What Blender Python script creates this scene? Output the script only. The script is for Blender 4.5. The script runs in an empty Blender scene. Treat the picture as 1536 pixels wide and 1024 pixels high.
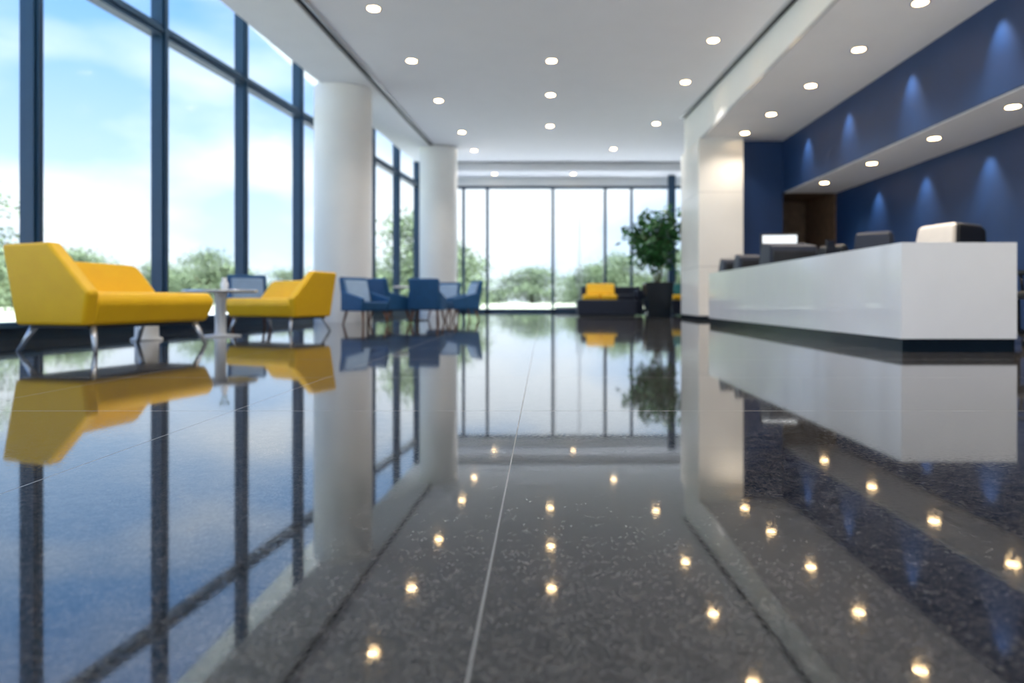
import bpy, bmesh, math, random
from mathutils import Vector, Matrix
random.seed(7)
D=bpy.data; C=bpy.context
scn=C.scene

# ------------------------------------------------------------ materials
def mat(name, col, rough=.5, metal=0, noise=0, nscale=8, spec=.5, coat=0, emis=None, estr=0, bump=0, bscale=200):
    m=D.materials.new(name); m.use_nodes=True
    nt=m.node_tree; b=nt.nodes['Principled BSDF']
    b.inputs['Base Color'].default_value=(*col,1)
    b.inputs['Roughness'].default_value=rough
    b.inputs['Metallic'].default_value=metal
    b.inputs['Specular IOR Level'].default_value=spec
    b.inputs['Coat Weight'].default_value=coat
    b.inputs['Coat Roughness'].default_value=.04
    tc=nt.nodes.new('ShaderNodeTexCoord')
    if noise>0:
        n=nt.nodes.new('ShaderNodeTexNoise'); n.inputs['Scale'].default_value=nscale; n.inputs['Detail'].default_value=4
        r=nt.nodes.new('ShaderNodeValToRGB')
        r.color_ramp.elements[0].position=.3; r.color_ramp.elements[1].position=.7
        r.color_ramp.elements[0].color=(*[c*(1-noise) for c in col],1)
        r.color_ramp.elements[1].color=(*[min(1,c*(1+noise)) for c in col],1)
        nt.links.new(tc.outputs['Object'],n.inputs['Vector'])
        nt.links.new(n.outputs['Fac'],r.inputs['Fac']); nt.links.new(r.outputs['Color'],b.inputs['Base Color'])
    if bump>0:
        n2=nt.nodes.new('ShaderNodeTexNoise'); n2.inputs['Scale'].default_value=bscale
        bp=nt.nodes.new('ShaderNodeBump'); bp.inputs['Strength'].default_value=bump; bp.inputs['Distance'].default_value=.002
        nt.links.new(tc.outputs['Object'],n2.inputs['Vector'])
        nt.links.new(n2.outputs['Fac'],bp.inputs['Height']); nt.links.new(bp.outputs['Normal'],b.inputs['Normal'])
    if emis:
        b.inputs['Emission Color'].default_value=(*emis,1); b.inputs['Emission Strength'].default_value=estr
    return m

M_ceil=mat('ceiling_paint',(.88,.88,.92),.8,noise=.01,nscale=2)
M_white=mat('white_plaster',(.89,.90,.92),.6,noise=.015,nscale=1.5)
M_stone=mat('white_stone_panel',(.87,.86,.84),.3,noise=.03,nscale=1.2)
M_joint=mat('panel_joint',(.45,.45,.46),.7,noise=.05)
M_blue=mat('navy_wall',(.006,.034,.125),.5,noise=.06,nscale=3)
M_wood=mat('dark_walnut',(.13,.08,.05),.45,noise=.3,nscale=6)
M_frame=mat('window_frame_metal',(.018,.058,.115),.4,metal=.1,noise=.05)
M_dark=mat('dark_slot',(.02,.022,.03),.6,noise=.1)
M_trim=mat('metal_trim',(.5,.52,.56),.35,metal=.4,noise=.03)
M_desk=mat('white_quartz',(.92,.92,.93),.15,noise=.02,nscale=2,coat=.5)
M_plinth=mat('black_plinth',(.003,.010,.018),.2,noise=.1)
M_yel=mat('yellow_upholstery',(1.0,.55,.003),.5,noise=.04,nscale=5,bump=.25,bscale=500)
M_chrome=mat('brushed_steel',(.72,.74,.78),.25,metal=.7,noise=.03)
M_bl_ch=mat('blue_upholstery',(.010,.085,.22),.6,noise=.08,nscale=10,bump=.2,bscale=400)
M_bl_lt=mat('pale_blue_upholstery',(.28,.40,.56),.6,noise=.05,nscale=10)
M_legw=mat('brown_wood_leg',(.16,.06,.03),.4,noise=.2,nscale=20)
M_navy=mat('navy_fabric',(.008,.015,.036),.55,noise=.1)
M_blk=mat('black_plastic',(.005,.006,.009),.35,noise=.1)
M_cream=mat('cream_leather',(.80,.75,.70),.4,noise=.03)
M_leaf=mat('potted_leaf',(.025,.12,.03),.45,noise=.45,nscale=4)
M_bark=mat('bark',(.12,.08,.05),.8,noise=.3,nscale=20)
M_soil=mat('soil',(.03,.02,.012),.9,noise=.3,nscale=30)
M_tleaf=mat('hazed_outdoor_leaf',(.17,.22,.13),.9,noise=.15,nscale=.5,spec=.1)  # pale greyed green, outdoor haze put into the leaf colour
M_grass=mat('outdoor_lawn',(.42,.44,.32),.9,noise=.2,nscale=.2)
M_pave=mat('outdoor_paving',(.78,.77,.74),.8,noise=.05,nscale=.5)
M_teal=mat('teal_fabric',(.01,.16,.18),.6,noise=.06)
M_screen=mat('lit_screen',(.7,.75,.8),.3,noise=.02,emis=(.85,.93,1),estr=.4)
M_lamp=mat('lamp_diffuser',(1,.9,.7),.5,emis=(1,.68,.34),estr=22)
M_lamp2=mat('soffit_lamp_diffuser',(1,.9,.7),.5,emis=(1,.68,.34),estr=18)

def glassmat():
    m=D.materials.new('window_glass'); m.use_nodes=True; nt=m.node_tree; nt.nodes.clear()
    o=nt.nodes.new('ShaderNodeOutputMaterial'); mx=nt.nodes.new('ShaderNodeMixShader')
    t=nt.nodes.new('ShaderNodeBsdfTransparent'); t.inputs[0].default_value=(.92,.965,1,1)
    g=nt.nodes.new('ShaderNodeBsdfGlossy'); g.inputs['Roughness'].default_value=.1
    mx.inputs[0].default_value=.012
    nt.links.new(t.outputs[0],mx.inputs[1]); nt.links.new(g.outputs[0],mx.inputs[2]); nt.links.new(mx.outputs[0],o.inputs[0])
    return m
M_glass=glassmat()

def floormat():
    m=D.materials.new('polished_granite'); m.use_nodes=True; nt=m.node_tree; N=nt.nodes; L=nt.links
    b=N['Principled BSDF']
    tc=N.new('ShaderNodeTexCoord')
    def noise(sc,det,ro):
        n=N.new('ShaderNodeTexNoise'); n.inputs['Scale'].default_value=sc; n.inputs['Detail'].default_value=det; n.inputs['Roughness'].default_value=ro
        L.new(tc.outputs['Object'],n.inputs['Vector']); return n.outputs['Fac']
    r1=N.new('ShaderNodeValToRGB'); cr=r1.color_ramp
    cr.elements[0].position=.34; cr.elements[0].color=(.002,.003,.004,1)
    cr.elements[1].position=.50; cr.elements[1].color=(.022,.021,.021,1)
    e=cr.elements.new(.62); e.color=(.058,.054,.050,1)
    e=cr.elements.new(.80); e.color=(.12,.11,.10,1)
    L.new(noise(46,10,.82),r1.inputs['Fac'])
    # soft mineral clouds modulate the grain
    r2=N.new('ShaderNodeValToRGB'); r2.color_ramp.elements[0].position=.38; r2.color_ramp.elements[1].position=.64
    r2.color_ramp.elements[0].color=(.45,.45,.5,1); r2.color_ramp.elements[1].color=(1.7,1.6,1.5,1)
    L.new(noise(19,4,.6),r2.inputs['Fac'])
    mu=N.new('ShaderNodeMix'); mu.data_type='RGBA'; mu.blend_type='MULTIPLY'; mu.inputs[0].default_value=1
    L.new(r1.outputs['Color'],mu.inputs[6]); L.new(r2.outputs['Color'],mu.inputs[7])
    v2=N.new('ShaderNodeTexVoronoi'); v2.inputs['Scale'].default_value=270; L.new(tc.outputs['Object'],v2.inputs['Vector'])
    s2=N.new('ShaderNodeSeparateColor'); L.new(v2.outputs['Color'],s2.inputs[0])
    r3=N.new('ShaderNodeValToRGB'); r3.color_ramp.elements[0].position=.45; r3.color_ramp.elements[0].color=(0,0,0,1); r3.color_ramp.elements[1].position=1; r3.color_ramp.elements[1].color=(.10,.094,.088,1)
    L.new(s2.outputs[1],r3.inputs['Fac'])
    ad2=N.new('ShaderNodeMix'); ad2.data_type='RGBA'; ad2.blend_type='ADD'; ad2.inputs[0].default_value=.8
    L.new(mu.outputs[2],ad2.inputs[6]); L.new(r3.outputs['Color'],ad2.inputs[7])
    s=N.new('ShaderNodeSeparateXYZ'); L.new(tc.outputs['Object'],s.inputs[0])
    def M2(op,a,bv):
        n=N.new('ShaderNodeMath'); n.operation=op; L.new(a,n.inputs[0])
        if isinstance(bv,(int,float)): n.inputs[1].default_value=bv
        else: L.new(bv,n.inputs[1])
        return n.outputs[0]
    def joint(out,off,per,w):
        return M2('LESS_THAN',M2('PINGPONG',M2('SUBTRACT',out,off),per/2),w)
    jx=M2('MULTIPLY',joint(s.outputs['X'],-.09,1.17,.0018),M2('LESS_THAN',s.outputs['X'],.5))
    jy=M2('MULTIPLY',joint(s.outputs['Y'],2.71,1.17,.0026),M2('GREATER_THAN',s.outputs['Y'],2.0))
    J=M2('MAXIMUM',jx,jy)
    mj=N.new('ShaderNodeMix'); mj.data_type='RGBA'; mj.inputs[7].default_value=(.22,.22,.22,1)
    L.new(J,mj.inputs[0]); L.new(ad2.outputs[2],mj.inputs[6]); L.new(mj.outputs[2],b.inputs['Base Color'])
    mr=N.new('ShaderNodeMapRange'); mr.inputs['From Min'].default_value=.4; mr.inputs['From Max'].default_value=.65; mr.inputs['To Min'].default_value=.015; mr.inputs['To Max'].default_value=.085
    L.new(noise(80,6,.6),mr.inputs[0])
    ad=N.new('ShaderNodeMath'); ad.operation='MULTIPLY_ADD'; ad.inputs[1].default_value=.4; L.new(J,ad.inputs[0]); L.new(mr.outputs[0],ad.inputs[2])
    L.new(ad.outputs[0],b.inputs['Roughness'])
    b.inputs['IOR'].default_value=1.92
    return m
M_floor=floormat()

# ------------------------------------------------------------ mesh helpers
def hull(bm, pts, mi=0):
    t=bmesh.new()
    for p in pts: t.verts.new(p)
    r=bmesh.ops.convex_hull(t,input=list(t.verts))
    bmesh.ops.delete(t,geom=[v for v in t.verts if not v.link_faces],context='VERTS')
    bmesh.ops.dissolve_limit(t,angle_limit=.01,verts=list(t.verts),edges=list(t.edges))
    bmesh.ops.recalc_face_normals(t,faces=list(t.faces))
    mp={}
    for v in t.verts: mp[v]=bm.verts.new(v.co)
    for f in t.faces:
        nf=bm.faces.new([mp[v] for v in f.verts]); nf.material_index=mi
    t.free()
def box(bm,x0,x1,y0,y1,z0,z1,mi=0):
    hull(bm,[(x,y,z) for x in(x0,x1) for y in(y0,y1) for z in(z0,z1)],mi)
def rev(bm, prof, cx=0,cy=0,seg=32,mi=0,smooth=True):
    rings=[]
    for r,z in prof:
        rings.append([bm.verts.new((cx+r*math.cos(2*math.pi*i/seg),cy+r*math.sin(2*math.pi*i/seg),z)) for i in range(seg)])
    for a,b in zip(rings,rings[1:]):
        for i in range(seg):
            f=bm.faces.new([a[i],a[(i+1)%seg],b[(i+1)%seg],b[i]]); f.material_index=mi; f.smooth=smooth
    f=bm.faces.new(rings[0][::-1]); f.material_index=mi
    f=bm.faces.new(rings[-1]); f.material_index=mi
def rod(bm,p,q,r0,r1,seg=12,mi=0):
    p=Vector(p);q=Vector(q);d=(q-p).normalized()
    u=d.orthogonal().normalized();w=d.cross(u)
    A=[];B=[]
    for i in range(seg):
        a=2*math.pi*i/seg;o=u*math.cos(a)+w*math.sin(a)
        A.append(bm.verts.new(p+o*r0));B.append(bm.verts.new(q+o*r1))
    for i in range(seg):
        f=bm.faces.new([A[i],A[(i+1)%seg],B[(i+1)%seg],B[i]]);f.material_index=mi;f.smooth=True
    f=bm.faces.new(A[::-1]);f.material_index=mi
    f=bm.faces.new(B);f.material_index=mi
def mk(name,bm,mats,parent=None,bevel=0,seg=3,smooth=False,sub=0):
    me=D.meshes.new(name); 
    bm.normal_update(); bm.to_mesh(me); bm.free()
    for m in (mats if isinstance(mats,(list,tuple)) else [mats]): me.materials.append(m)
    o=D.objects.new(name,me); C.collection.objects.link(o)
    if smooth:
        for p in me.polygons: p.use_smooth=True
    if bevel:
        b=o.modifiers.new('bevel','BEVEL'); b.width=bevel; b.segments=seg; b.limit_method='ANGLE'; b.angle_limit=math.radians(25)
        b.harden_normals=False
        for p in me.polygons: p.use_smooth=True
        w=o.modifiers.new('wn','WEIGHTED_NORMAL'); w.keep_sharp=True
    if parent: o.parent=parent
    return o
def empty(name,loc,facing=(0,-1)):
    e=D.objects.new(name,None); C.collection.objects.link(e)
    e.location=loc; e.empty_display_size=.2
    e.rotation_euler[2]=math.atan2(facing[1],facing[0])+math.pi/2   # local -Y is the front
    return e
NB=bmesh.new

# ------------------------------------------------------------ room shell
ZT=8.0
def cz(y): return 4.25+.048*max(y,0)
WX=lambda y:-6.85+.1*y
YF=25.5; YB=-5.0
bm=NB(); box(bm,-7.7,7.2,YB-.3,YF+.3,-.12,0); mk('floor',bm,M_floor)

def slab(bm,x0,x1,y0,y1,zf,th,mi=0):
    hull(bm,[(x,y,zf(y)+d) for x in(x0,x1) for y in(y0,y1) for d in(0,th)],mi)
bm=NB()
slab(bm,-3.5,3.6,0,24,cz,.1); slab(bm,-3.5,3.6,YB,0,cz,.1)
slab(bm,3.6,6.7,17.0,24,cz,.1)
mk('ceiling',bm,M_ceil)
bm=NB(); hull(bm,[(WX(y)-.3 if x<0 else -4.5,y,z) for x in(-1,1) for y in(YB,YF+.2) for z in(ZT,ZT+.1)]); mk('ceiling_atrium',bm,M_white)
bm=NB(); box(bm,-8.2,7.4,YB-.4,YF+.6,ZT+.1,ZT+.3); mk('sun_block_slab',bm,M_white)  # unseen slab added over everything to keep the sun out
bm=NB(); hull(bm,[(x,y,z) for x in(-4.52,-3.5) for y,z in((0,cz(0)-.06),(0,ZT),(YF,cz(YF)-.06),(YF,ZT))])
hull(bm,[(x,y,z) for x in(-4.52,-3.5) for y in (YB,0) for z in (4.19,ZT)])
mk('ceiling_beam',bm,M_white)
def zslot(y): return cz(y)-.012
bm=NB(); slab(bm,-3.49,-3.40,0,23.95,zslot,.01); slab(bm,3.50,3.59,0,16.9,zslot,.01); slab(bm,-3.4,6.6,23.86,23.95,zslot,.01); mk('trim_1',bm,M_dark)
bm=NB(); slab(bm,-3.40,-3.365,0,23.86,lambda y:cz(y)-.03,.028); slab(bm,3.465,3.5,0,16.9,lambda y:cz(y)-.03,.028); mk('trim_2',bm,M_trim)
bm=NB(); box(bm,-3.5,6.9,24,YF-.1,5.1,6.3); mk('ceiling_soffit_far',bm,M_ceil)
bm=NB(); box(bm,3.6,5.5,YB,17,4.1,6.3); mk('ceiling_soffit_right',bm,M_white)
bm=NB(); box(bm,3.585,3.6,YB+.1,16.9,4.1,4.16); mk('trim_3',bm,M_trim)
bm=NB(); box(bm,5.5,6.72,YB,15.3,2.92,6.3,0); mk('wall_bulkhead',bm,M_blue)
bm=NB(); box(bm,5.53,6.72,YB,15.28,2.90,2.919,0); mk('ceiling_soffit_low',bm,M_white)
bm=NB(); box(bm,6.72,6.95,YB,15.3,0,6.3); mk('wall_right',bm,M_blue)
bm=NB(); box(bm,6.72,6.95,15.3,YF,0,ZT); mk('wall_right_rear',bm,M_white)
bm=NB(); box(bm,4.5,5.5,15.3,15.5,0,4.1); mk('wall_navy_return',bm,M_blue)
bm=NB(); box(bm,4.5,6.72,17.0,17.15,0,6.3)
for i in range(9):
    box(bm,4.5,6.72,16.985,17.0,.3*i+.01,.3*i+.29)
mk('wall_walnut',bm,M_wood)
bm=NB(); box(bm,5.5,6.72,15.3,17,2.95,3.1); mk('ceiling_passage',bm,M_wood)
bm=NB(); box(bm,6.68,6.72,15.3,17,0,2.95); mk('wall_passage',bm,M_wood)
# square pillar
bm=NB()
for z0,z1 in((0.1,1.2),(1.21,2.88),(2.89,4.1)):
    box(bm,3.5,4.5,15,16.95,z0,z1)
box(bm,3.51,4.49,15.01,16.94,0,4.1,1)
mk('pillar_square',bm,[M_stone,M_joint])
bm=NB(); box(bm,3.49,4.51,14.99,16.96,0,.09); mk('baseboard_pillar',bm,M_plinth)

def column(x,y,r):
    top=cz(y)-.06
    prof=[(r,0)]
    for j in (.9,2.35,3.5): prof+=[(r,j-.008),(r-.012,j-.006),(r-.012,j+.006),(r,j+.008)]
    prof.append((r,top-.005))
    bm=NB(); rev(bm,prof,x,y,72,0)
    for f in bm.faces: f.smooth=len(f.verts)==4
    o=mk('round_column',bm,M_stone)
    m=o.modifiers.new('es','EDGE_SPLIT'); m.split_angle=math.radians(40)
column(-4.2,14.0,.59); column(-3.30,21.0,.59)

# left window wall
U=Vector((.1,1,0)).normalized(); Nn=Vector((U.y,-U.x,0))
def wallbox(bm,y0,y1,d0,d1,z0,z1,mi=0):
    P0=Vector((WX(y0),y0,0));P1=Vector((WX(y1),y1,0))
    hull(bm,[P+Nn*d+Vector((0,0,z)) for P in(P0,P1) for d in(d0,d1) for z in(z0,z1)],mi)
bm=NB()
ys=[7.88+2.24*k for k in range(-5,8)]
for y in ys:
    wallbox(bm,y-.065,y+.065,-.08,.10,.0,ZT)
    wallbox(bm,y-.03,y+.03,.10,.14,.2,ZT)
wallbox(bm,YB,YF,-.08,.10,4.42,4.60); wallbox(bm,YB,YF,-.05,.13,4.49,4.53)
wallbox(bm,YB,YF,-.08,.12,0,.14); wallbox(bm,YB,YF,-.08,.28,.14,.20)
wallbox(bm,YB,YF,-.08,.10,ZT-.1,ZT)
o=mk('window_1',bm,M_frame)
bm=NB(); wallbox(bm,YB,YF,-.012,.0,.2,ZT-.1); g=mk('glass_pane',bm,M_glass,parent=o)
# far window wall
bm=NB()
for x,w in((-4.25,.05),(-3.05,.05),(-2.14,.05),(.36,.05),(2.37,.045),(3.37,.045),(5.9,.05)):
    box(bm,x-w,x+w,YF-.08,YF+.08,0,4.78)
box(bm,-4.3,6.72,YF-.08,YF+.08,4.70,4.80)
box(bm,-4.3,6.72,YF-.08,YF+.08,0,.12)
w2=mk('window_2',bm,M_frame)
bm=NB(); box(bm,-4.3,6.72,YF+.03,YF+.04,.12,4.7); mk('glass_pane_far',bm,M_glass,parent=w2)
bm=NB(); box(bm,-4.5,6.95,YF-.1,YF+.15,4.8,ZT); mk('wall_far_header',bm,M_white)
bm=NB(); box(bm,4.66,4.92,YF-.7,YF-.45,0,5.1); mk('steel_post',bm,M_frame,bevel=.01)
bm=NB()
for x in (.46,1.40):
    box(bm,x,x+.02,YF-.12,YF-.09,.13,4.6); box(bm,x+.87,x+.89,YF-.12,YF-.09,.13,4.6)
    box(bm,x,x+.89,YF-.12,YF-.09,.12,.2)
rod(bm,(1.27,YF-.17,.9),(1.27,YF-.17,1.6),.015,.015); rod(bm,(1.48,YF-.17,.9),(1.48,YF-.17,1.6),.015,.015)
for x in(1.27,1.48):
    for z in(1.0,1.5): rod(bm,(x,YF-.17,z),(x,YF-.1,z),.01,.01)
mk('door_1',bm,M_trim)
# rear wall, unseen behind camera, glazing added to let light in
bm=NB()
for i in range(8): 
    x=-7.3+i*2.0; box(bm,x-.05,x+.05,YB-.08,YB+.08,0,4.2)
box(bm,-7.35,6.9,YB-.08,YB+.08,4.1,4.24); box(bm,-7.35,6.9,YB-.08,YB+.08,0,.12)
w3=mk('added_rear_glazing',bm,M_frame)
bm=NB(); box(bm,-7.3,6.8,YB+.0,YB+.01,.12,4.1); mk('added_rear_pane',bm,M_glass,parent=w3)
bm=NB(); box(bm,-7.6,6.95,YB-.15,YB-.09,4.24,ZT); mk('wall_rear_header',bm,M_white)

# ------------------------------------------------------------ downlights
main_l=[(-2.48,9.74),(-2.41,12.2),(-2.37,15.1),(-2.27,18.6),(-2.23,21.5),(.15,12.2),(.16,14.6),(.18,17.8),
        (2.83,11.1),(2.9,13.6),(2.96,17.5),(2.23,21.2),(2.8,8.9),(-2.5,7.4),(.15,5.6),(2.8,6.2),(-2.5,4.6),(.15,3.2),(2.8,3.2)]  # nearest ones are out of view, added to help light the room
sof_l=[(4.62,6.7),(4.62,8.17),(4.59,9.7),(4.55,11.34),(4.47,13.08),(4.40,14.55),(4.6,5.2),(4.6,3.6)]
low_l=[(5.94,8.43),(5.91,10.08),(5.88,11.93),(5.86,13.9),(5.95,6.9)]
far_l=[(-1.8,24.55),(1.1,24.55)]
def downs(name,pts,zf,r,lm):
    bm=NB()
    for x,y in pts:
        z=zf(y)
        rev(bm,[(r,z-.012),(r,z+.0)],x,y,24,0)
        rev(bm,[(r+.03,z-.008),(r+.03,z+.0)],x,y,24,1)
    mk(name,bm,[lm,M_trim])
downs('recessed_downlights_main',main_l,lambda y:cz(y)-.004,.085,M_lamp)
downs('recessed_downlights_soffit',sof_l,lambda y:4.1-.001,.085,M_lamp2)
downs('recessed_downlights_low',low_l,lambda y:2.9-.001,.08,M_lamp2)
downs('recessed_downlights_far',far_l,lambda y:5.1-.001,.08,M_lamp2)
def spot(name,loc,P,ang,blend,tgt=None,col=(1,.86,.68),rad=.05):
    l=D.lights.new(name,'SPOT'); l.energy=P; l.spot_size=math.radians(ang); l.spot_blend=blend; l.color=col; l.shadow_soft_size=rad
    o=D.objects.new(name,l); C.collection.objects.link(o); o.location=loc
    if tgt:
        o.rotation_euler=(Vector(tgt)-Vector(loc)).to_track_quat('-Z','Y').to_euler()
    return o
for x,y in main_l: spot('downlight_lamp',(x,y,cz(y)-.06),140,115,1,col=(1,.93,.85))
for x,y in sof_l: spot('soffit_lamp',(x,y,4.04),120 if y<14 else 45,110,1)
for x,y in low_l: spot('low_soffit_lamp',(x,y,2.84),60,120,1)
for y in (8.0,9.95,12.0,13.85,6.0): spot('wall_washer_lamp',(5.28,y,4.06),65,62,1,(5.52,y,2.9),(1,.93,.84),.03)
for y in (8.3,10.03,11.7,13.36,6.6): spot('wall_washer_low_lamp',(6.48,y,2.86),50,64,1,(6.74,y,1.8),(1,.93,.84),.03)
spot('pillar_lamp',(4.0,14.4,4.04),22,90,1,(4.0,15.1,2.2),(1,.86,.68),.04)

# ------------------------------------------------------------ reception desk
e=empty('reception_desk',(0,0,0),(0,-1))
bm=NB()
yy=[5.77,8.02,10.27,12.5]
for a,b in zip(yy,yy[1:]): box(bm,3.1,3.14,a+(.003 if a>5.8 else 0),b-.003,.115,.95)
box(bm,3.14,4.1,5.77,5.81,.115,.95); box(bm,3.14,4.1,12.46,12.5,.115,.95)
box(bm,3.14,4.1,5.81,12.46,.905,.95)
box(bm,3.13,3.15,5.8,12.48,.115,.94,1)
mk('counter_front',bm,[M_desk,M_joint],parent=e)
bm=NB(); box(bm,3.115,4.09,5.785,12.48,0,.113); mk('plinth',bm,M_plinth,parent=e)
bm=NB(); box(bm,3.6,4.08,5.9,12.4,.11,.72); mk('cabinet',bm,M_navy,parent=e)

def monitor(x,y,facing,w=.56,h=.33,z=.95,screen=M_screen,name='computer_monitor',lift=.1):
    e=empty(name,(x,y,z),facing)
    bm=NB(); box(bm,-w/2,w/2,-.012,.02,lift,lift+h); box(bm,-.1,.1,.02,.05,lift+.06,lift+.24)
    mk('housing',bm,M_blk,parent=e,bevel=.006)
    bm=NB(); box(bm,-w/2+.03,w/2-.03,-.0135,-.0122,lift+.03,lift+h-.03); mk('panel',bm,screen,parent=e)
    bm=NB(); box(bm,-.03,.03,.03,.05,.01,lift+.15); box(bm,-.12,.12,-.07,.1,0,.012); mk('stand',bm,M_blk,parent=e,bevel=.003)
monitor(3.72,10.5,(-.15,-1),.58,.37,lift=.18)
monitor(3.80,8.75,(.5,-.6),.42,.13,lift=.05,screen=M_blk)
def console(x,y,fac,w,d,h):
    e=empty('desktop_console',(x,y,.95),fac)
    bm=NB(); hull(bm,[(-w/2,-d/2,0),(w/2,-d/2,0),(-w/2,d/2,0),(w/2,d/2,0),(-w/2+.02,-d/2+.03,h*.8),(w/2-.02,-d/2+.03,h*.8),(-w/2+.03,d/2-.05,h),(w/2-.03,d/2-.05,h)])
    mk('shell',bm,M_navy,parent=e,bevel=.025)
    bm=NB(); box(bm,-w/2+.05,w/2-.05,-d/2-.004,-d/2+.02,.02,h*.55); mk('front_panel',bm,M_blk,parent=e,bevel=.003)
console(3.45,9.40,(0,-1),.68,.5,.32)
console(3.45,11.2,(0,-1),.44,.4,.28)
console(3.36,12.0,(0,-1),.34,.4,.26)

def office_chair(x,y,facing,backm,sidem,w=.56,top=1.35,th=.12):
    e=empty('office_chair',(x,y,0),facing)
    bm=NB(); hull(bm,[(sx*w/2*.95,yy_,z) for sx in(-1,1) for yy_,z in((-.26,.46),(.24,.46),(-.28,.53),(.24,.55))]); mk('seat',bm,sidem,parent=e,bevel=.03)
    bm=NB(); hull(bm,[(sx*w/2*k,y_,z) for sx in(-1,1) for k,y_,z in((.9,.18,.56),(1,.24,.9),(.86,.30,top),(.9,.18+th,.56),(1,.24+th,.9),(.8,.22+th,top-.02),(.85,.28+th,top-.1))]); mk('backrest',bm,sidem,parent=e,bevel=.05)
    bm=NB(); hull(bm,[(sx*w/2*k,y_,z) for sx in(-1,1) for k,y_,z in((.8,.13,.6),(.92,.18,.95),(.80,.24,top-.01),(.8,.2,.6),(.92,.26,.95),(.78,.32,top+.01))]); mk('back_pad',bm,backm,parent=e,bevel=.04)
    bm=NB()
    for s in(-1,1):
        rod(bm,(s*(w/2+.02),.12,.48),(s*(w/2+.03),.1,.72),.015,.015); box(bm,s*(w/2+.03)-.03,s*(w/2+.03)+.03,-.14,.18,.72,.75)
        rod(bm,(s*w/2*.8,.12,.47),(s*(w/2+.02),.12,.49),.015,.015)
    rod(bm,(0,0,.1),(0,0,.47),.03,.025)
    for i in range(5):
        a=i*2*math.pi/5; rod(bm,(0,0,.13),(.3*math.cos(a),.3*math.sin(a),.075),.03,.016)
        t=Vector((.3*math.cos(a),.3*math.sin(a),.03)); s=Vector((-math.sin(a),math.cos(a),0))*.02; rod(bm,t-s,t+s,.03,.03)
    mk('base',bm,M_blk,parent=e)
office_chair(4.58,8.15,(-.98,-.2),M_cream,M_blk,.68,1.38,.44)
office_chair(4.9,10.1,(-.7,-.7),M_navy,M_navy,.62,1.50)
office_chair(4.94,6.95,(-.9,.4),M_blk,M_blk,.6,1.20)
office_chair(4.85,11.6,(-.8,-.5),M_blk,M_blk,.60,1.42)

# ------------------------------------------------------------ yellow sofas
def sofa(x,y,facing,s,sc=1.0):
    e=empty('yellow_sofa',(x,y,0),facing); e.scale=(sc,sc,sc)
    W=.75
    def P(pts): return [(p[0]*s,p[1],p[2]) for p in pts]
    bm=NB(); hull(bm,P([(-W+.08,-.40,.25),(W-.02,-.40,.25),(-W+.08,.36,.25),(W-.02,.36,.25),(-W+.08,-.47,.46),(W+.03,-.47,.46),(-W+.08,-.42,.56),(W,-.42,.56),(-W+.08,.34,.52),(W,.34,.52)]))
    mk('seat',bm,M_yel,parent=e,bevel=.045,seg=5)
    bm=NB(); hull(bm,P([(-W+.08,.16,.45),(W-.02,.18,.45),(-W+.04,.34,.88),(W-.24,.34,.86),(-W+.08,.40,.30),(W-.05,.40,.30),(-W+.04,.48,.87),(W-.24,.48,.85)]))
    mk('backrest',bm,M_yel,parent=e,bevel=.05,seg=5)
    bm=NB()
    prof_in=[(.40,.25),(-.40,.25),(-.485,.55),(-.08,1.0),(.47,.99)]
    pts=[]
    for yy_,z in prof_in:
        fl=(z-.26)/.7*.07
        pts.append((-W-fl,yy_,z)); pts.append((-W+.13-fl*.9,yy_,z))
    hull(bm,P(pts)); mk('wing_side',bm,M_yel,parent=e,bevel=.035,seg=5)
    bm=NB(); box(bm,-W+.1,W-.08,-.34,.34,.22,.255); mk('base_frame',bm,M_blk,parent=e)
    bm=NB()
    for sx in(-1,1):
        for sy in(-1,1):
            rod(bm,(sx*.60,sy*.34,.25),(sx*.66,sy*(.44 if sy<0 else .48),0),.032,.018,12)
    mk('legs',bm,M_chrome,parent=e)
sofa(-4.02,6.34,(.965,-.262),1,.94)
sofa(-3.82,9.65,(-.4,-.92),-1,.86)

e=empty('side_table',(-4.02,8.3,0))
bm=NB(); rev(bm,[(.40,.545),(.43,.555),(.43,.57),(.42,.578)],seg=48); mk('top',bm,M_chrome,parent=e)
bm=NB(); rev(bm,[(.24,0),(.24,.012),(.07,.03),(.065,.06),(.065,.5),(.09,.545)],seg=32); mk('pedestal',bm,M_white,parent=e)
e=empty('bud_vase',(-3.97,8.3,.578))
bm=NB(); rev(bm,[(.03,0),(.045,.03),(.045,.08),(.025,.12),(.03,.15)],seg=20); mk('vessel',bm,M_white,parent=e)
bm=NB()
for i in range(5):
    a=i*1.3; rod(bm,(0,0,.1),(.05*math.cos(a),.05*math.sin(a),.26),.004,.003,6); rod(bm,(.05*math.cos(a),.05*math.sin(a),.24),(.055*math.cos(a),.055*math.sin(a),.28),.012,.004,6)
mk('sprigs',bm,M_tleaf,parent=e)
e=empty('low_table',(-4.46,7.50,0))
bm=NB(); rev(bm,[(.28,.40),(.3,.41),(.3,.43)],seg=40); rev(bm,[(.16,0),(.16,.02),(.12,.04),(.12,.40)],seg=32); mk('body',bm,M_white,parent=e)

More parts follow.
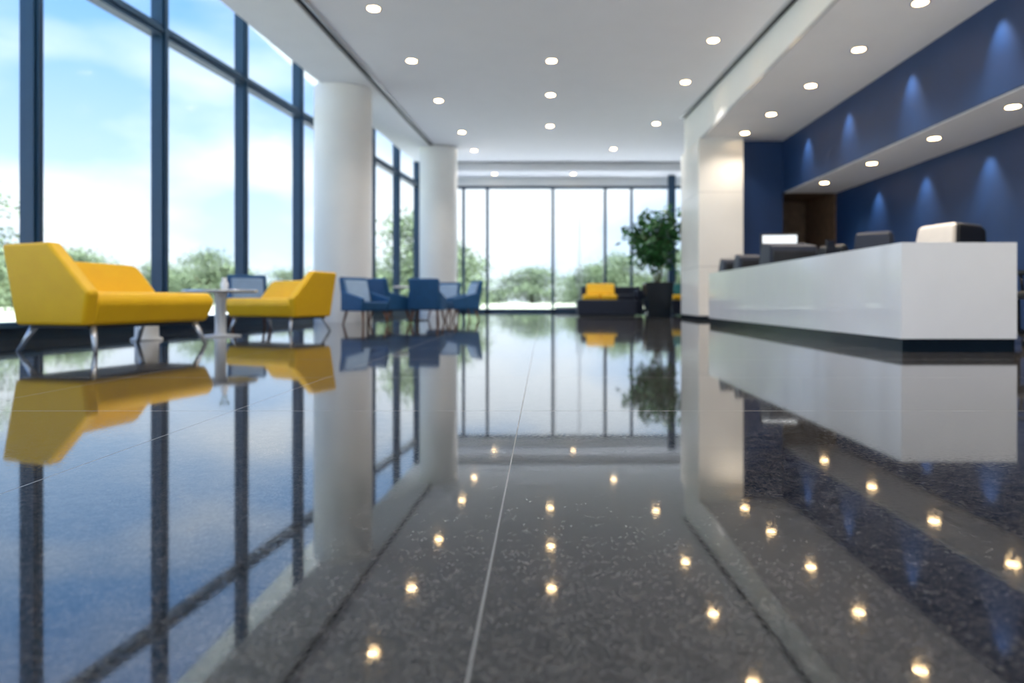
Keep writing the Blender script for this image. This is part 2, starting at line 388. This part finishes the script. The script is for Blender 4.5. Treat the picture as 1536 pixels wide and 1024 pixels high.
# ------------------------------------------------------------ blue chairs
def chair(x,y,facing):
    e=empty('lounge_chair',(x,y,0),facing)
    bm=NB(); hull(bm,[(-.27,-.29,.25),(.27,-.29,.25),(-.27,.27,.25),(.27,.27,.25),(-.28,-.31,.42),(.28,-.31,.42),(-.28,.27,.40),(.28,.27,.40)]); mk('seat',bm,M_bl_ch,parent=e,bevel=.03)
    bm=NB(); hull(bm,[(sx*k,y_,z) for sx in(-1,1) for k,y_,z in((.28,.17,.38),(.31,.32,.88),(.28,.30,.25),(.30,.40,.88))]); mk('backrest',bm,M_bl_ch,parent=e,bevel=.035)
    bm=NB(); hull(bm,[(sx*k,y_,z) for sx in(-1,1) for k,y_,z in((.24,.13,.42),(.25,.27,.82),(.24,.2,.42),(.25,.34,.82))]); mk('back_pad',bm,M_bl_lt,parent=e,bevel=.02)
    for s,n in((-1,'arm_left'),(1,'arm_right')):
        bm=NB(); hull(bm,[(s*k,y_,z) for k in(.27,.33) for y_,z in((-.29,.25),(-.33,.48),(.30,.25),(.30,.62),(.2,.58))]); mk(n,bm,M_bl_ch,parent=e,bevel=.022)
    bm=NB()
    for sx in(-1,1):
        for sy in(-1,1): rod(bm,(sx*.24,sy*.23,.26),(sx*.28,sy*.29,0),.026,.015)
    mk('legs',bm,M_legw,parent=e)
chair(-3.28,12.3,(.80,-.6))
chair(-3.10,13.45,(.6,.8))
chair(-2.34,13.5,(.05,1))
chair(-1.82,14.9,(-.9,-.45))
chair(-2.35,15.75,(-.2,-1))
chair(-4.85,11.0,(.5,-.85))
e=empty('cafe_table',(-2.78,14.65,0))
bm=NB(); box(bm,-.42,.42,-.42,.42,.715,.75); mk('top',bm,M_white,parent=e,bevel=.01)
bm=NB(); rev(bm,[(.26,0),(.26,.015),(.05,.03),(.04,.06),(.04,.715)],seg=28); mk('pedestal',bm,M_blk,parent=e)

# ------------------------------------------------------------ far sofas, planter
def bench(x0,x1,y,cush,name='lobby_sofa'):
    cx=(x0+x1)/2; w=(x1-x0)/2
    e=empty(name,(cx,y,0))
    bm=NB(); box(bm,-w,w,-.45,.45,.06,.45); mk('base',bm,M_navy,parent=e,bevel=.03)
    bm=NB(); box(bm,-w,w,.25,.5,.45,.86); mk('backrest',bm,M_navy,parent=e,bevel=.04)
    bm=NB(); box(bm,w-.2,w,-.45,.25,.45,.76); mk('arm',bm,M_navy,parent=e,bevel=.04)
    n=3; cw=(2*w-.25)/n
    for i in range(n):
        bm=NB(); a=-w+.03+i*cw; box(bm,a,a+cw-.03,-.42,.24,.45,.62); mk('cushion_%d'%(i+1),bm,cush[0] if i<2 else cush[2],parent=e,bevel=.05)
    bm=NB(); hull(bm,[(-w+.15+dx,y_,z) for dx in(0,.85) for y_,z in((.0,.62),(.12,.62),(.14,.95),(.24,.95))]); mk('pillow',bm,cush[1],parent=e,bevel=.05)
    bm=NB()
    for sx in(-1,1):
        for sy in(-1,1): rod(bm,(sx*(w-.1),sy*.35,.07),(sx*(w-.1),sy*.35,0),.03,.03)
    mk('feet',bm,M_blk,parent=e)
bench(1.15,2.95,20.0,(M_yel,M_yel,M_navy))
e=empty('ottoman_bench',(1.78,18.4,0))
bm=NB(); box(bm,-.85,.75,-.35,.35,.05,.46); mk('body',bm,M_navy,parent=e,bevel=.03)
bm=NB(); box(bm,-.80,.70,-.30,.30,.0,.06); mk('plinth',bm,M_blk,parent=e)
bench(3.9,5.3,20.6,(M_yel,M_teal,M_yel))

e=empty('potted_ficus_tree',(3.12,18.2,0))
bm=NB(); hull(bm,[(sx*a,sy*a,z) for sx in(-1,1) for sy in(-1,1) for a,z in((.30,0),(.38,.92))]); mk('planter',bm,M_plinth,parent=e,bevel=.015)
bm=NB(); box(bm,-.34,.34,-.34,.34,.9,.935); mk('soil',bm,M_soil,parent=e)
bm=NB()
tips=[]
for i in range(6):
    a=i*1.047+.4; b0=Vector((.06*math.cos(a),.06*math.sin(a),.9)); b1=Vector((.15*math.cos(a),.15*math.sin(a),1.45)); b2=Vector((.42*math.cos(a),.42*math.sin(a),2.2+.16*(i%3))); 
    rod(bm,b0,b1,.028,.02,8); rod(bm,b1,b2,.02,.01,8)
    for k in range(6):
        q=b1.lerp(b2,.15+.17*k); d=Vector((random.uniform(-1,1),random.uniform(-1,1),random.uniform(-.3,1))).normalized()*random.uniform(.25,.5)
        rod(bm,q,q+d,.008,.004,5); tips.append(q+d); tips.append(q+d*.6)
mk('trunks',bm,M_bark,parent=e)
def leaves(bm,centres,per,spread,size):
    for c in centres:
        for _ in range(per):
            p=c+Vector((random.gauss(0,spread),random.gauss(0,spread),random.gauss(0,spread*.8)))
            d=Vector((random.uniform(-1,1),random.uniform(-1,1),random.uniform(-.9,.5))).normalized()
            u=d.orthogonal().normalized(); u.rotate(Matrix.Rotation(random.uniform(0,6.28),3,d))
            s=size*random.uniform(.7,1.3)
            v=[bm.verts.new(p+q) for q in (Vector((0,0,0)),d*s*.45+u*s*.26,d*s,d*s*.45-u*s*.26)]
            bm.faces.new(v)
bm=NB(); leaves(bm,tips,21,.13,.19); mk('foliage',bm,M_leaf,parent=e)

# ------------------------------------------------------------ outside
bm=NB(); box(bm,-160,160,-80,220,-.3,-.14); mk('ground_outside',bm,M_grass)
bm=NB(); box(bm,-14,-8.0,-30,38,-.14,-.12); mk('paving_outside',bm,M_pave)
bm=NB(); box(bm,-8,20,26.0,38,-.14,-.12); mk('paving_outside_far',bm,M_pave)
bm=NB(); box(bm,-8,12,-18,-5.5,-.14,-.12); mk('paving_outside_rear',bm,M_pave)  # bright ground outside the added rear glazing, out of view
def treemesh(seed):
    random.seed(seed)
    bm=NB(); rod(bm,(0,0,0),(0,0,2.2),.14,.09,10,1)
    cs=[]
    for i in range(44):
        a=random.uniform(0,6.28); z=random.uniform(.2,3.9)
        r=random.uniform(0,2.1)*math.sqrt(max(.05,1-(z/4.3)**2))
        c=Vector((r*math.cos(a),r*math.sin(a),z)); cs.append(c)
        if i%5==0: rod(bm,(0,0,.8+.2*(i%4)),c,.05,.015,6,1)
    leaves(bm,cs,240,.42,.15)
    me=D.meshes.new('tree'); bm.to_mesh(me); bm.free(); me.materials.append(M_tleaf); me.materials.append(M_bark); return me
T=[treemesh(3),treemesh(9),treemesh(21)]
random.seed(5)
def tree(x,y,s,w=1.4):
    o=D.objects.new('tree',random.choice(T)); C.collection.objects.link(o); o.location=(x,y,-.14); o.scale=(s*w,s*w,s); o.rotation_euler[2]=random.uniform(0,6)
for i in range(17):
    y=24+i*3.6; tree(-42-random.uniform(0,5)-(i%3)*3,y,random.uniform(.7,1.25),1.8)
for (x,y,s) in [(-29,31,1.5),(-34,34,1.1),(-30,42,.9),(-10.2,55,1.8),(-8.2,60,1.3),(7.5,66,1.2),(5,70,1.0),(13,66,1.3),(19,70,1.4),(-18,66,1.1),(-34,68,1.3)]:
    tree(x,y,s)
for i in range(26): tree(-110+i*9,120+random.uniform(-6,6),random.uniform(.9,1.5),2.2)
for i in range(12): tree(-66-random.uniform(0,6),8+i*8,random.uniform(1.2,1.9),2)

# ------------------------------------------------------------ world
w=D.worlds.new('World'); scn.world=w; w.use_nodes=True; nt=w.node_tree; N=nt.nodes; L=nt.links
bg=N['Background']; tc=N.new('ShaderNodeTexCoord'); sp=N.new('ShaderNodeSeparateXYZ'); L.new(tc.outputs['Generated'],sp.inputs[0])
r=N.new('ShaderNodeValToRGB'); cr=r.color_ramp
cr.elements[0].position=0; cr.elements[0].color=(.78,.86,.96,1)
cr.elements[1].position=1; cr.elements[1].color=(.10,.28,.76,1)
e1=cr.elements.new(.18); e1.color=(.50,.67,.90,1)
e2=cr.elements.new(.33); e2.color=(.26,.49,.86,1)
e3=cr.elements.new(.48); e3.color=(.10,.32,.80,1)
L.new(sp.outputs['Z'],r.inputs['Fac'])
mp=N.new('ShaderNodeMapping'); mp.inputs['Scale'].default_value=(1.3,1.3,3.0); mp.inputs['Location'].default_value=(.35,.2,.4); L.new(tc.outputs['Generated'],mp.inputs[0])
nz=N.new('ShaderNodeTexNoise'); nz.inputs['Scale'].default_value=2.9; nz.inputs['Detail'].default_value=5; nz.inputs['Roughness'].default_value=.45; L.new(mp.outputs[0],nz.inputs['Vector'])
cl=N.new('ShaderNodeValToRGB'); cl.color_ramp.elements[0].position=.42; cl.color_ramp.elements[1].position=.64
L.new(nz.outputs['Fac'],cl.inputs['Fac'])
fa=N.new('ShaderNodeMapRange'); fa.inputs['From Min'].default_value=.15; fa.inputs['From Max'].default_value=.5; fa.inputs['To Min'].default_value=.95; fa.inputs['To Max'].default_value=.2
L.new(sp.outputs['Z'],fa.inputs[0])
mm=N.new('ShaderNodeMath'); mm.operation='MULTIPLY'; L.new(cl.outputs['Color'],mm.inputs[0]); L.new(fa.outputs[0],mm.inputs[1])
mx=N.new('ShaderNodeMix'); mx.data_type='RGBA'; mx.inputs[7].default_value=(1,1,1,1)
L.new(mm.outputs[0],mx.inputs[0]); L.new(r.outputs['Color'],mx.inputs[6]); L.new(mx.outputs[2],bg.inputs['Color'])
bg.inputs['Strength'].default_value=.95
s=D.lights.new('sun','SUN'); s.energy=13; s.angle=.02; s.color=(1,.96,.9)
so=D.objects.new('sun',s); C.collection.objects.link(so); so.rotation_euler=Vector((-.45,.25,-1)).to_track_quat('-Z','Y').to_euler()

# ------------------------------------------------------------ camera
cam=D.cameras.new('camera'); co=D.objects.new('camera',cam); C.collection.objects.link(co)
co.location=(0,0,.45); co.rotation_euler=(math.pi/2,0,0)
cam.sensor_width=36; cam.lens=36*1000/1536
cam.shift_x=-47/1536; cam.shift_y=-62/1536
cam.dof.use_dof=True; cam.dof.focus_distance=1.9; cam.dof.aperture_fstop=1.75
cam.clip_end=500
scn.camera=co
scn.view_settings.view_transform='Standard'
scn.view_settings.exposure=.72
